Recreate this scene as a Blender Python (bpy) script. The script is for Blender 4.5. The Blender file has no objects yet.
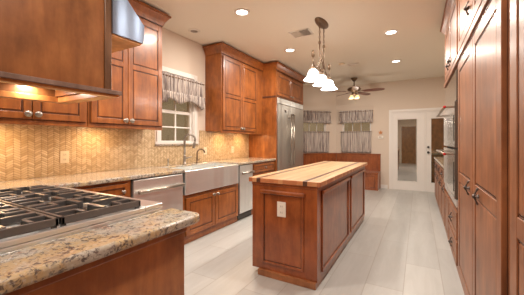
import bpy, bmesh, math, random
from mathutils import Matrix, Vector
random.seed(7)
PI = math.pi
# ------------------------------------------------------------ camera, world, exposure
scene = bpy.context.scene
col = scene.collection
cam_d = bpy.data.cameras.new('camera')
cam_d.sensor_width = 36; cam_d.lens = 36 * 275 / 524
cam_d.shift_y = -6.5 / 524; cam_d.clip_start = 0.02; cam_d.clip_end = 200
cam = bpy.data.objects.new('camera', cam_d); col.objects.link(cam)
cam.location = (0, 0, 1.25); cam.rotation_euler = (PI / 2, 0, math.radians(29.565))
scene.camera = cam
wd = bpy.data.worlds.new('world'); scene.world = wd; wd.use_nodes = True
wd.node_tree.nodes['Background'].inputs[0].default_value = (0.25, 0.19, 0.115, 1)
wd.node_tree.nodes['Background'].inputs[1].default_value = 0.85
vs = scene.view_settings
vs.view_transform = 'Standard'; vs.look = 'None'; vs.gamma = 1; vs.use_curve_mapping = False
vs.exposure = 0.32
CEIL = 2.80
WARM = (1.0, 0.92, 0.82)
DAY_FILL = (0.86, 0.93, 1.0)
P_DOWN = 22; P_PEND = 5; P_PUCK = 2.4; P_DAY_FILL = 9; P_HOOD = 1.6

# ------------------------------------------------------------ helpers
def light(kind, name, loc, power, color=WARM, size=0.14, rot=(0, 0, 0), sy=None, parent=None, spot=None):
    d = bpy.data.lights.new(name, kind); d.energy = power; d.color = color
    if kind == 'AREA':
        d.shape = 'DISK' if sy is None else 'RECTANGLE'; d.size = size
        if sy: d.size_y = sy
    elif kind == 'SPOT':
        d.spot_size = spot; d.spot_blend = 0.7; d.shadow_soft_size = size
    else:
        d.shadow_soft_size = size
    o = bpy.data.objects.new(name, d); col.objects.link(o)
    o.location = loc; o.rotation_euler = rot
    if parent: o.parent = parent; o.location = Vector(loc) - parent.location
    return o

def mat(name, color=(.8, .8, .8), rough=0.5, metal=0.0, coat=0.0, spec=0.5, emit=None, es=0.0):
    m = bpy.data.materials.new(name); m.use_nodes = True
    b = m.node_tree.nodes['Principled BSDF']
    b.inputs['Base Color'].default_value = (*color, 1)
    b.inputs['Roughness'].default_value = rough
    b.inputs['Metallic'].default_value = metal
    b.inputs['Coat Weight'].default_value = coat
    b.inputs['Coat Roughness'].default_value = 0.17
    if name == 'pantry_wood': b.inputs['Coat Roughness'].default_value = 0.28
    b.inputs['Specular IOR Level'].default_value = spec
    if emit:
        b.inputs['Emission Color'].default_value = (*emit, 1)
        b.inputs['Emission Strength'].default_value = es
    return m

class NT:
    def __init__(s, m): s.t = m.node_tree; s.n = s.t.nodes; s.b = s.n['Principled BSDF']
    def new(s, ty, **kw):
        x = s.n.new(ty)
        for k, v in kw.items(): setattr(x, k, v)
        return x
    def link(s, a, b): s.t.links.new(a, b)
    def pos(s, scale=(1, 1, 1), rot=(0, 0, 0), loc=(0, 0, 0)):
        g = s.new('ShaderNodeNewGeometry'); mp = s.new('ShaderNodeMapping')
        s.link(g.outputs['Position'], mp.inputs[0])
        mp.inputs['Scale'].default_value = scale; mp.inputs['Rotation'].default_value = rot; mp.inputs['Location'].default_value = loc
        return mp.outputs[0]
    def noise(s, vec, scale, detail=4, rough=0.55, dist=0):
        n = s.new('ShaderNodeTexNoise'); s.link(vec, n.inputs['Vector'])
        n.inputs['Scale'].default_value = scale; n.inputs['Detail'].default_value = detail
        n.inputs['Roughness'].default_value = rough; n.inputs['Distortion'].default_value = dist
        return n.outputs['Fac']
    def ramp(s, fac, stops, interp='LINEAR'):
        r = s.new('ShaderNodeValToRGB'); s.link(fac, r.inputs[0]); cr = r.color_ramp; cr.interpolation = interp
        while len(cr.elements) < len(stops): cr.elements.new(0.5)
        for e, (p, c) in zip(cr.elements, stops):
            e.position = p; e.color = (*c, 1) if len(c) == 3 else c
        return r.outputs[0]
    def mix(s, fac, a, b, mode='MIX'):
        x = s.new('ShaderNodeMix', data_type='RGBA', blend_type=mode)
        for k, v in ((0, fac), (6, a), (7, b)):
            if isinstance(v, (int, float)): x.inputs[k].default_value = v
            elif isinstance(v, tuple): x.inputs[k].default_value = (*v, 1)
            else: s.link(v, x.inputs[k])
        return x.outputs[2]
    def math(s, op, a, b=None):
        x = s.new('ShaderNodeMath', operation=op)
        for k, v in ((0, a), (1, b)):
            if v is None: continue
            if isinstance(v, (int, float)): x.inputs[k].default_value = v
            else: s.link(v, x.inputs[k])
        return x.outputs[0]
    def bump(s, h, strength=0.3, dist=0.01):
        x = s.new('ShaderNodeBump'); x.inputs['Strength'].default_value = strength; x.inputs['Distance'].default_value = dist
        s.link(h, x.inputs['Height']); s.link(x.outputs[0], s.b.inputs['Normal'])
    def color(s, c): s.link(c, s.b.inputs['Base Color'])

def wood(name, dark, mid, light_, rough=0.36, coat=0.35, scale=(9, 9, 1.2)):
    m = mat(name, mid, rough, coat=coat); t = NT(m)
    n1 = t.noise(t.pos(scale), 2.2, 6, 0.6, 0.4)
    n2 = t.noise(t.pos((2.3, 2.3, 1.6)), 3.2, 4, 0.6)
    c1 = t.ramp(n1, [(0.15, dark), (0.5, mid), (0.85, light_)])
    c2 = t.ramp(n2, [(0.3, (0.50, 0.44, 0.40)), (0.7, (1.22, 1.18, 1.14))])
    t.color(t.mix(0.75, c1, c2, 'MULTIPLY'))
    return m

M = {}
M['wood'] = wood('cherry_wood', (0.17, 0.046, 0.009), (0.31, 0.093, 0.018), (0.46, 0.165, 0.036))
M['glaze'] = wood('dark_glazed_wood', (0.06, 0.018, 0.008), (0.10, 0.032, 0.013), (0.16, 0.055, 0.02))
M['island'] = wood('red_brown_wood', (0.20, 0.048, 0.011), (0.32, 0.085, 0.021), (0.44, 0.14, 0.038), rough=0.32, coat=0.6)
M['pantry'] = wood('pantry_wood', (0.18, 0.062, 0.022), (0.28, 0.103, 0.038), (0.39, 0.155, 0.062), rough=0.42, coat=0.22)
M['hood'] = wood('hood_wood', (0.20, 0.070, 0.020), (0.30, 0.112, 0.033), (0.40, 0.165, 0.052))
M['grey_wood'] = wood('greyed_wood_edge', (0.16, 0.10, 0.08), (0.24, 0.16, 0.13), (0.33, 0.23, 0.20))
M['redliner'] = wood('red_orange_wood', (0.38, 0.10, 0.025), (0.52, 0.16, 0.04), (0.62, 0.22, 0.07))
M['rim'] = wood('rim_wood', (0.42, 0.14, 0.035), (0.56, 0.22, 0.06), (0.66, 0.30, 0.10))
M['panel'] = wood('brightened_panel_wood', (0.27, 0.090, 0.018), (0.42, 0.145, 0.034), (0.56, 0.22, 0.06))  # hood wood in a lighter colour, making up for weak light there
M['post'] = wood('brown_post_wood', (0.10, 0.045, 0.018), (0.17, 0.08, 0.035), (0.24, 0.12, 0.055))
M['lit_wood'] = wood('orange_lit_wood', (0.55, 0.24, 0.08), (0.72, 0.36, 0.14), (0.85, 0.48, 0.22))  # orange light on the canopy underside, put into the wood colour
M['toe'] = wood('raw_toe_wood', (0.26, 0.09, 0.03), (0.38, 0.15, 0.055), (0.48, 0.21, 0.09))
M['white'] = mat('white_paint', (0.82, 0.77, 0.72), 0.4)
M['plastic'] = mat('ivory_plastic', (0.80, 0.74, 0.66), 0.35)
M['plastic_beige'] = mat('beige_plastic', (0.80, 0.68, 0.50), 0.35)
M['black'] = mat('black_enamel', (0.02, 0.02, 0.02), 0.4)
M['slot'] = mat('dark_slot', (0.05, 0.045, 0.04), 0.6)
M['iron'] = mat('cast_iron', (0.15, 0.14, 0.135), 0.30, metal=0.5)
M['bronze'] = mat('aged_bronze', (0.20, 0.13, 0.08), 0.4, metal=0.7)
M['pewter'] = mat('pewter', (0.34, 0.30, 0.26), 0.33, metal=0.85)
M['darkpewter'] = mat('dark_pewter', (0.13, 0.11, 0.10), 0.35, metal=0.8)
M['nickel'] = mat('brushed_nickel', (0.48, 0.42, 0.36), 0.28, metal=1)
M['red'] = mat('red_badge', (0.55, 0.02, 0.02), 0.3)
M['fanwood'] = mat('mahogany_blade', (0.17, 0.05, 0.028), 0.35, coat=0.3)
M['amberglass'] = mat('amber_glass', (0.8, 0.6, 0.35), 0.3, emit=(1.0, 0.66, 0.30), es=0.9)
M['bulb'] = mat('lamp_lens', (1, 1, 1), 0.3, emit=(1.0, 0.93, 0.84), es=6)
M['shade'] = mat('lit_white_glass', (1, 1, 1), 0.3, emit=(1.0, 0.95, 0.88), es=3.2)
M['ornament'] = mat('orange_ornament', (0.6, 0.26, 0.10), 0.6)
M['brass'] = mat('brass', (0.6, 0.42, 0.2), 0.3, metal=0.9)

def steel(name, colr, rough, axis):
    m = mat(name, colr, rough, metal=0.86); t = NT(m)
    sc = {'y': (60, 2, 60), 'z': (60, 60, 2)}[axis]
    n = t.noise(t.pos(sc), 3, 4)
    t.color(t.mix(n, tuple(v * 0.96 for v in colr), tuple(min(1, v * 1.03) for v in colr)))
    x = t.new('ShaderNodeMapRange'); t.link(n, x.inputs[0]); x.inputs[3].default_value = rough - .02; x.inputs[4].default_value = rough + .03
    t.link(x.outputs[0], t.b.inputs['Roughness'])
    st = t.noise(t.pos((0, 1.0, 0)), 5.0, 1); bp = t.new('ShaderNodeBump'); bp.inputs['Strength'].default_value = 0.5; bp.inputs['Distance'].default_value = 0.05
    t.link(st, bp.inputs['Height']); t.link(bp.outputs[0], t.b.inputs['Normal'])
    return m
M['steel'] = steel('brushed_steel', (0.90, 0.92, 0.91), 0.34, 'y')
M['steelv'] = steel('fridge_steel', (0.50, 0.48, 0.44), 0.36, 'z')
M['reflectsteel'] = steel('cool_reflection_steel', (0.30, 0.38, 0.52), 0.30, 'y')  # blue base colour stands in for a cool reflection on the hood canopy

def granite():
    m = mat('granite', (.6, .5, .4), 0.14, coat=0.3); t = NT(m)
    p = t.pos()
    big = t.noise(p, 4.5, 5, 0.6, 1.2); med = t.noise(t.pos(loc=(5, 2, 1)), 52, 4, 0.7, 0.6)
    c = t.ramp(big, [(0.28, (0.48, 0.39, 0.27)), (0.42, (0.54, 0.38, 0.20)), (0.50, (0.46, 0.38, 0.28)), (0.60, (0.46, 0.42, 0.36)), (0.68, (0.30, 0.14, 0.08)), (0.74, (0.40, 0.34, 0.28))])
    c = t.mix(t.ramp(med, [(0.40, (0.9, 0.9, 0.9)), (0.49, (0, 0, 0))]), c, (0.09, 0.07, 0.065))
    fine = t.noise(t.pos(loc=(1, 7, 3)), 110, 3, 0.6)
    c = t.mix(t.ramp(fine, [(0.55, (0, 0, 0)), (0.66, (0.55, 0.55, 0.55))]), c, (0.62, 0.56, 0.48))
    med2 = t.noise(t.pos((1, .6, 1), loc=(9, 1, 4)), 26, 4, 0.65, 0.8)
    c = t.mix(t.ramp(med2, [(0.60, (0, 0, 0)), (0.68, (0.75, 0.75, 0.75))]), c, (0.20, 0.15, 0.13))
    t.color(c)
    return m
M['granite'] = granite()

def floor_mat():
    m = mat('plank_tile', (.6, .55, .5), 0.32); t = NT(m)
    b = t.new('ShaderNodeTexBrick'); t.link(t.pos(rot=(0, 0, PI / 2), loc=(0.12, 0.1075, 0)), b.inputs['Vector'])
    b.offset = 0.5; b.inputs['Scale'].default_value = 1
    b.inputs['Brick Width'].default_value = 1.22; b.inputs['Row Height'].default_value = 0.295
    b.inputs['Mortar Size'].default_value = 0.004; b.inputs['Mortar Smooth'].default_value = 0.3; b.inputs['Bias'].default_value = 0
    b.inputs['Color1'].default_value = (0.47, 0.46, 0.435, 1); b.inputs['Color2'].default_value = (0.41, 0.40, 0.38, 1)
    b.inputs['Mortar'].default_value = (0.34, 0.31, 0.28, 1)
    n = t.noise(t.pos((5, 0.8, 1)), 2.0, 5, 0.6, 0.8)
    t.color(t.mix(0.6, b.outputs['Color'], t.ramp(n, [(0.3, (0.86, 0.84, 0.82)), (0.7, (1.1, 1.1, 1.1))]), 'MULTIPLY'))
    inv = t.math('SUBTRACT', 1.0, b.outputs['Fac'])
    t.bump(inv, 0.25, 0.003)
    return m
M['floor'] = floor_mat()

def plaster(name, c, s=120):
    m = mat(name, c, 0.85, spec=0.2); t = NT(m)
    t.bump(t.noise(t.pos(), s, 3), 0.08, 0.003)
    return m
M['wall'] = plaster('greige_plaster', (0.70, 0.59, 0.49))
M['ceiling'] = plaster('tan_ceiling_paint', (0.82, 0.76, 0.655))

def splash():
    # woven chevron stone mosaic: columns 46 mm wide, slanted sticks 24 mm high
    m = mat('chevron_mosaic', (.7, .5, .3), 0.28, coat=0.25); t = NT(m)
    g = t.new('ShaderNodeNewGeometry'); s = t.new('ShaderNodeSeparateXYZ'); t.link(g.outputs['Position'], s.inputs[0])
    CW, RH = 0.050, 0.021
    u = t.math('DIVIDE', s.outputs[1], CW)
    pp = t.math('PINGPONG', u, 1.0)
    v = t.math('ADD', t.math('DIVIDE', s.outputs[2], RH), t.math('MULTIPLY', pp, 1.25))
    fv = t.math('FRACT', v); fu = t.math('FRACT', u)
    ev = t.math('MULTIPLY', t.math('MULTIPLY', fv, t.math('SUBTRACT', 1.0, fv)), 4.0)
    eu = t.math('MULTIPLY', t.math('MULTIPLY', fu, t.math('SUBTRACT', 1.0, fu)), 4.0)
    h = t.math('MULTIPLY', t.math('POWER', ev, 0.5), t.math('POWER', eu, 0.35))
    comb = t.new('ShaderNodeCombineXYZ'); t.link(t.math('FLOOR', u), comb.inputs[0]); t.link(t.math('FLOOR', v), comb.inputs[1])
    wn = t.new('ShaderNodeTexWhiteNoise'); wn.noise_dimensions = '2D'; t.link(comb.outputs[0], wn.inputs['Vector'])
    c = t.ramp(wn.outputs['Value'], [(0, (0.50, 0.34, 0.18)), (0.5, (0.62, 0.44, 0.25)), (1, (0.72, 0.54, 0.33))])
    c = t.mix(t.ramp(h, [(0.25, (1, 1, 1)), (0.55, (0, 0, 0))]), c, (0.36, 0.22, 0.10))
    t.color(c); t.bump(h, 0.7, 0.006)
    return m
M['splash'] = splash()

def butcher():
    m = mat('maple_butcher_block', (.7, .45, .2), 0.35, coat=0.25); t = NT(m)
    b = t.new('ShaderNodeTexBrick'); t.link(t.pos(rot=(0, 0, PI / 2)), b.inputs['Vector'])
    b.inputs['Scale'].default_value = 1; b.inputs['Brick Width'].default_value = 0.7; b.inputs['Row Height'].default_value = 0.042
    b.inputs['Mortar Size'].default_value = 0.0008
    b.inputs['Color1'].default_value = (0.62, 0.42, 0.24, 1); b.inputs['Color2'].default_value = (0.48, 0.29, 0.14, 1)
    b.inputs['Mortar'].default_value = (0.35, 0.18, 0.08, 1)
    g = t.new('ShaderNodeNewGeometry'); s = t.new('ShaderNodeSeparateXYZ'); t.link(g.outputs['Position'], s.inputs[0])
    d = t.math('ABSOLUTE', t.math('SUBTRACT', t.math('ABSOLUTE', t.math('ADD', s.outputs[0], 1.0675)), 0.230))
    c = t.mix(t.math('LESS_THAN', d, 0.020), b.outputs['Color'], (0.10, 0.035, 0.02))
    nz = t.new('ShaderNodeSeparateXYZ'); t.link(g.outputs['Normal'], nz.inputs[0])
    n = t.noise(t.pos((40, 2, 3)), 2, 4)
    c = t.mix(0.5, c, t.ramp(n, [(0.3, (0.75, 0.7, 0.68)), (0.7, (1.1, 1.1, 1.1))]), 'MULTIPLY')
    t.color(c)
    return m
M['butcher'] = butcher()
# end grain border: oiled redder maple blocks
def endgrain():
    m = mat('oiled_end_grain', (.5, .2, .1), 0.4, coat=0.2); t = NT(m)
    g = t.new('ShaderNodeNewGeometry'); s = t.new('ShaderNodeSeparateXYZ'); t.link(g.outputs['Position'], s.inputs[0])
    k = t.math('FLOOR', t.math('DIVIDE', t.math('ADD', s.outputs[0], s.outputs[1]), 0.045))
    wn = t.new('ShaderNodeTexWhiteNoise'); wn.noise_dimensions = '1D'; t.link(k, wn.inputs['W'])
    c = t.ramp(wn.outputs['Value'], [(0, (0.42, 0.13, 0.05)), (0.5, (0.55, 0.22, 0.09)), (1, (0.66, 0.36, 0.17))])
    d = t.math('ABSOLUTE', t.math('SUBTRACT', t.math('ABSOLUTE', t.math('ADD', s.outputs[0], 1.0675)), 0.230))
    c = t.mix(t.math('LESS_THAN', d, 0.020), c, (0.09, 0.035, 0.02))
    t.color(c)
    return m
M['endgrain'] = endgrain()

def fabric():
    m = mat('striped_fabric', (.4, .36, .36), 0.9, spec=0.1); t = NT(m)
    n = t.noise(t.pos((1, 1, 0.02)), 60, 2)
    c = t.ramp(n, [(0.36, (0.20, 0.16, 0.15)), (0.48, (0.42, 0.36, 0.33)), (0.58, (0.62, 0.54, 0.48))])
    t.color(c)
    t.b.inputs['Subsurface Weight'].default_value = 0
    return m
M['fabric'] = fabric()

def glass(name, refl, tint):
    m = bpy.data.materials.new(name); m.use_nodes = True; n = m.node_tree.nodes; l = m.node_tree.links
    n.remove(n['Principled BSDF']); out = n['Material Output']
    tr = n.new('ShaderNodeBsdfTransparent'); tr.inputs[0].default_value = (*tint, 1)
    gl = n.new('ShaderNodeBsdfGlossy'); gl.inputs['Roughness'].default_value = 0.02
    mx = n.new('ShaderNodeMixShader'); mx.inputs[0].default_value = refl
    l.new(tr.outputs[0], mx.inputs[1]); l.new(gl.outputs[0], mx.inputs[2]); l.new(mx.outputs[0], out.inputs[0])
    return m
M['glass'] = glass('window_glass', 0.06, (0.92, 0.88, 0.82))
M['doorglass'] = glass('door_glass', 0.55, (0.62, 0.62, 0.52))
M['glassdark'] = mat('oven_window', (0.03, 0.025, 0.02), 0.05, coat=1.0)
M['ovenglass'] = mat('dark_oven_glass', (0.10, 0.08, 0.065), 0.06, spec=0.9, coat=1.0)

class MB:
    """collects shapes into one mesh"""
    def __init__(s, T=None): s.bm = bmesh.new(); s.T = T or Matrix.Identity(4); s.mi = 0
    def _fin(s, verts, faces, T=None):
        TT = s.T @ T if T else s.T
        bmesh.ops.transform(s.bm, matrix=TT, verts=verts)
        for f in faces: f.material_index = s.mi
    def box(s, x0, x1, y0, y1, z0, z1, bev=0.0, seg=2, T=None):
        x0, x1 = min(x0, x1), max(x0, x1); y0, y1 = min(y0, y1), max(y0, y1); z0, z1 = min(z0, z1), max(z0, z1)
        r = bmesh.ops.create_cube(s.bm, size=1)
        vs_ = r['verts']
        for v in vs_:
            v.co = Vector((x0 + (v.co.x + .5) * (x1 - x0), y0 + (v.co.y + .5) * (y1 - y0), z0 + (v.co.z + .5) * (z1 - z0)))
        if bev > 0:
            es = list({e for v in vs_ for e in v.link_edges})
            b = bmesh.ops.bevel(s.bm, geom=es, offset=bev, segments=seg, affect='EDGES', profile=0.5)
            vs_ = list({v for f in b['faces'] for v in f.verts} | {v for v in vs_ if v.is_valid})
        fs = list({f for v in vs_ for f in v.link_faces})
        vs_ = list({v for f in fs for v in f.verts})
        s._fin(vs_, fs, T); return s
    def prism(s, pts, a, b, axis='y', T=None):
        """closed 2D profile extruded along axis from a to b. pts (p,q): axis y -> (x,z); x -> (y,z); z -> (x,y)"""
        def mk(p, q, w):
            return {'y': (p, w, q), 'x': (w, p, q), 'z': (p, q, w)}[axis]
        v0 = [s.bm.verts.new(mk(p, q, a)) for p, q in pts]; v1 = [s.bm.verts.new(mk(p, q, b)) for p, q in pts]
        fs = [s.bm.faces.new(v0), s.bm.faces.new(v1[::-1])]
        n = len(pts)
        for i in range(n): fs.append(s.bm.faces.new((v0[i], v1[i], v1[(i + 1) % n], v0[(i + 1) % n])))
        bmesh.ops.recalc_face_normals(s.bm, faces=fs)
        s._fin(v0 + v1, fs, T); return s
    def lathe(s, prof, loc=(0, 0, 0), seg=24, rot=None, scale=(1, 1, 1)):
        """prof: (radius, height) list about local z"""
        rings = []; fs = []
        for r, z in prof:
            if r < 1e-6: rings.append([s.bm.verts.new((0, 0, z))])
            else: rings.append([s.bm.verts.new((r * math.cos(2 * PI * k / seg), r * math.sin(2 * PI * k / seg), z)) for k in range(seg)])
        for a, b in zip(rings, rings[1:]):
            for k in range(seg):
                k2 = (k + 1) % seg
                if len(a) == 1 and len(b) == 1: continue
                if len(a) == 1: fs.append(s.bm.faces.new((a[0], b[k], b[k2])))
                elif len(b) == 1: fs.append(s.bm.faces.new((a[k], a[k2], b[0])))
                else: fs.append(s.bm.faces.new((a[k], a[k2], b[k2], b[k])))
        bmesh.ops.recalc_face_normals(s.bm, faces=fs)
        for f in fs: f.smooth = True
        T = Matrix.Translation(loc) @ (rot.to_4x4() if rot else Matrix.Identity(4)) @ Matrix.Diagonal((*scale, 1))
        s._fin([v for r in rings for v in r], fs, T); return s
    def tube(s, pts, r, seg=8, cap=True, rs=None):
        pts = [Vector(p) for p in pts]; rings = []; fs = []
        up = None
        for i, p in enumerate(pts):
            d = (pts[min(i + 1, len(pts) - 1)] - pts[max(i - 1, 0)]).normalized()
            if up is None:
                up = Vector((0, 0, 1)) if abs(d.z) < 0.9 else Vector((1, 0, 0))
            a = d.cross(up)
            if a.length < 1e-4: a = d.cross(Vector((0, 1, 0)))
            a.normalize(); b = a.cross(d).normalized(); up = b
            rr = rs[i] if rs else r
            rings.append([s.bm.verts.new(p + a * rr * math.cos(2 * PI * k / seg) + b * rr * math.sin(2 * PI * k / seg)) for k in range(seg)])
        for a, b in zip(rings, rings[1:]):
            for k in range(seg): fs.append(s.bm.faces.new((a[k], a[(k + 1) % seg], b[(k + 1) % seg], b[k])))
        if cap: fs.append(s.bm.faces.new(rings[0][::-1])); fs.append(s.bm.faces.new(rings[-1]))
        bmesh.ops.recalc_face_normals(s.bm, faces=fs)
        for f in fs: f.smooth = True
        s._fin([v for r_ in rings for v in r_], fs); return s
    def build(s, name, mats, parent=None):
        me = bpy.data.meshes.new(name); s.bm.to_mesh(me); s.bm.free()
        for m in (mats if isinstance(mats, (list, tuple)) else [mats]): me.materials.append(M[m] if isinstance(m, str) else m)
        o = bpy.data.objects.new(name, me); col.objects.link(o)
        if parent:
            w = Vector((0, 0, 0)); q = parent
            while q: w += q.location; q = q.parent
            me.transform(Matrix.Translation(-w)); o.parent = parent
        return o

def thing(name, loc, label, cat, group=None):
    o = bpy.data.objects.new(name, None); col.objects.link(o); o.location = loc
    o['label'] = label; o['category'] = cat
    if group: o['group'] = group
    return o
def tag(o, label, cat, group=None):
    """a single mesh thing: origin moved onto it"""
    c = sum((Vector(v) for v in o.bound_box), Vector()) / 8; c.z = min(v[2] for v in o.bound_box)
    o.data.transform(Matrix.Translation(-c)); o.location = c
    o['label'] = label; o['category'] = cat
    if group: o['group'] = group
    return o
def struct(o): o['kind'] = 'structure'; return o
def dup(root, loc, label=None):
    r = root.copy(); col.objects.link(r); r.location = loc
    if label: r['label'] = label
    def rec(src, dst):
        for ch in [c for c in bpy.data.objects if c.parent == src]:
            c = ch.copy(); col.objects.link(c); c.parent = dst; rec(ch, c)
    rec(root, r); return r

# frames: local (u = width, w = outward, v = up) -> world
def frame(o, kind):
    """kind L: on a left run facing +X, u=+Y ; R: right run facing -X, u=+Y ; F: facing -Y, u=+X"""
    if kind == 'L': m = Matrix(((0, 1, 0, o[0]), (1, 0, 0, o[1]), (0, 0, 1, o[2]), (0, 0, 0, 1)))
    elif kind == 'R': m = Matrix(((0, -1, 0, o[0]), (1, 0, 0, o[1]), (0, 0, 1, o[2]), (0, 0, 0, 1)))
    else: m = Matrix(((1, 0, 0, o[0]), (0, -1, 0, o[1]), (0, 0, 1, o[2]), (0, 0, 0, 1)))
    return m
def flipfix(o):
    me = o.data; bm = bmesh.new(); bm.from_mesh(me); bmesh.ops.recalc_face_normals(bm, faces=bm.faces); bm.to_mesh(me); bm.free(); return o

def panel_door(name, T, u0, u1, v0, v1, parent, wmat='wood', splits=(), sw=0.058, th=0.022, rail=None):
    """frame and raised panel door; splits = heights of middle rails"""
    b = MB(T); g = 0.0035; rail = rail or sw
    b.mi = 1; b.box(u0 - .003, u1 + .003, 0.0, .003, v0 - .003, v1 + .003); b.mi = 0
    u0 += g; u1 -= g; v0 += g; v1 -= g
    b.box(u0, u0 + sw, 0, th, v0, v1, 0.003); b.box(u1 - sw, u1, 0, th, v0, v1, 0.003)
    hs = [v0] + [s for s in splits] + [v1]
    segs = []
    b.box(u0 + sw, u1 - sw, 0, th, v0, v0 + rail, 0.003); b.box(u0 + sw, u1 - sw, 0, th, v1 - rail, v1, 0.003)
    lo = v0 + rail
    for s in splits:
        b.box(u0 + sw, u1 - sw, 0, th, s - rail / 2, s + rail / 2, 0.003); segs.append((lo, s - rail / 2)); lo = s + rail / 2
    segs.append((lo, v1 - rail))
    for a, c in segs:
        ua, ub = u0 + sw, u1 - sw
        b.mi = 0; b.box(ua, ub, 0.001, th - 0.012, a, c)
        m_ = 0.006
        if ub - ua > 0.08 and c - a > 0.08:
            b.box(ua + m_ + .006, ub - m_ - .006, th - 0.013, th - 0.003, a + m_ + .006, c - m_ - .006, 0.006, 2)
        b.mi = 1
        q = 0.009
        for bx in ((ua, ua + q, a, c), (ub - q, ub, a, c), (ua, ub, a, a + q), (ua, ub, c - q, c)):
            b.box(bx[0], bx[1], th - 0.013, th - 0.005, bx[2], bx[3])
        b.mi = 0
    return flipfix(b.build(name, [wmat, 'glaze'], parent))

def drawer_front(name, T, u0, u1, v0, v1, parent, wmat='wood'):
    return panel_door(name, T, u0, u1, v0, v1, parent, wmat, sw=0.035)

def knob(T, u, v, parent, m='pewter', r=0.017, w0=0.022, name='knob', label=None):
    b = MB(T)
    b.lathe([(0, 0), (r * .75, 0), (r * .75, .003), (r * .35, .006), (r * .35, .016), (r, .020), (r * 1.02, .025), (r * .8, .031), (r * .35, .034), (0, .034)],
            (u, w0, v), 16, rot=Matrix.Rotation(-PI / 2, 3, 'X'))
    return flipfix(b.build(name, m, parent))
def fancy_knob(T, u, v, parent, w0=0.022):
    b = MB(T); R = Matrix.Rotation(-PI / 2, 3, 'X')
    b.lathe([(0, 0), (.012, 0), (.012, .003), (.006, .006), (.006, .018), (.013, .022), (.013, .027), (.006, .032), (0, .033)], (u, w0, v), 14, rot=R)
    for a in range(4):
        c, s_ = math.cos(a * PI / 2), math.sin(a * PI / 2); L = 0.050 if a % 2 else 0.032
        b.tube([(u + c * t_ * L, w0 + .004 + .020 * (1 - t_), v + s_ * t_ * L) for t_ in (0, .3, .6, .85, 1)], .004, 6, rs=[.006, .005, .004, .007, .003])
    return flipfix(b.build('knob', 'darkpewter', parent))

def crown(T, u0, u1, v0, v1, proj, name, parent, wmat='wood', ends=(0, 0), depth=0.33):
    """crown moulding: front run, plus returns at ends (1 = return)"""
    h = v1 - v0
    prof = [(0.0, v0), (0.010, v0), (0.014, v0 + .12 * h), (proj * .35, v0 + .35 * h), (proj * .75, v0 + .72 * h), (proj * .8, v0 + .80 * h), (proj, v0 + .84 * h), (proj, v1), (0.0, v1)]
    def offset(k, p): return [u0 - (p if ends[0] else 0), u1 + (p if ends[1] else 0)][k]
    b = MB(T); bm = b.bm; fs = []; allv = []
    path_rows = []
    for p, q in prof:
        row = []
        if ends[0]: row.append((u0 - p, -depth, q))
        row.append((offset(0, p), p, q)); row.append((offset(1, p), p, q))
        if ends[1]: row.append((u1 + p, -depth, q))
        path_rows.append([bm.verts.new(c) for c in row])
    n = len(path_rows)
    for i in range(n):
        a, c = path_rows[i], path_rows[(i + 1) % n]
        for k in range(len(a) - 1): fs.append(bm.faces.new((a[k], a[k + 1], c[k + 1], c[k])))
    fs.append(bm.faces.new([r[0] for r in path_rows])); fs.append(bm.faces.new([r[-1] for r in path_rows][::-1]))
    bmesh.ops.recalc_face_normals(bm, faces=fs)
    b._fin([v for r in path_rows for v in r], fs)
    # dark glaze bead
    b.mi = 1; b.box(u0, u1, 0.004, 0.016, v0 - .012, v0 - .004)
    return flipfix(b.build(name, [wmat, 'glaze'], parent))

# ------------------------------------------------------------ room shell
XL, XR, YB, YN = -3.03, 1.00, 7.90, -1.35
WZ = (1.22, 2.20); WY = (2.56, 3.19)
struct(MB().box(XL - .2, XR + .2, YN - .2, YB + .14, -.1, 0).build('floor', 'floor'))
struct(MB().box(XL - .2, XR + .2, YN - .2, YB + .14, CEIL, CEIL + .1).build('ceiling', 'ceiling'))
b = MB()
b.box(XL - .14, XL, YN, WY[0], 0, CEIL); b.box(XL - .14, XL, WY[1], 6.91, 0, CEIL)
b.box(XL - .14, XL, WY[0], WY[1], 0, WZ[0]); b.box(XL - .14, XL, WY[0], WY[1], WZ[1], CEIL)
struct(b.build('wall_left', 'wall'))
b = MB()
W2 = (-1.86, -1.10, .97, 2.02); DO = (-0.59, 0.94, 2.0)
b.box(-2.04, W2[0], YB, YB + .14, 0, CEIL); b.box(W2[0], W2[1], YB, YB + .14, 0, W2[2]); b.box(W2[0], W2[1], YB, YB + .14, W2[3], CEIL)
b.box(W2[1], DO[0], YB, YB + .14, 0, CEIL); b.box(DO[0], DO[1], YB, YB + .14, DO[2], CEIL); b.box(DO[1], XR + .14, YB, YB + .14, 0, CEIL)
struct(b.build('wall_back', 'wall'))
TD = Matrix.Translation((-2.04, 7.90, 0)) @ Matrix.Rotation(PI / 4, 4, 'Z')     # diagonal wall: local -x runs to the left wall
W1 = (-1.08, -.32, .97, 2.02)
b = MB(TD)
b.box(-1.40, W1[0], 0, .14, 0, CEIL); b.box(W1[1], 0, 0, .14, 0, CEIL); b.box(W1[0], W1[1], 0, .14, 0, W1[2]); b.box(W1[0], W1[1], 0, .14, W1[3], CEIL)
struct(b.build('wall_corner', 'wall'))
struct(MB().box(XR, XR + .14, YN, YB, 0, CEIL).build('wall_right', 'wall'))
b = MB()
NW = (-2.5, -1.2, 1.0, 2.2)
b.box(XL, NW[0], YN - .14, YN, 0, CEIL); b.box(NW[0], NW[1], YN - .14, YN, 0, NW[2]); b.box(NW[0], NW[1], YN - .14, YN, NW[3], CEIL); b.box(NW[1], -.80, YN - .14, YN, 0, CEIL); b.box(-.10, XR, YN - .14, YN, 0, CEIL); b.box(-.80, -.10, YN - .14, YN, 2.05, CEIL)
struct(b.build('wall_near', 'wall'))
bb = MB().box(-.86, -.69, YB - .014, YB, 0, .10, .004)
struct(bb.build('baseboard_back', 'white'))

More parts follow.
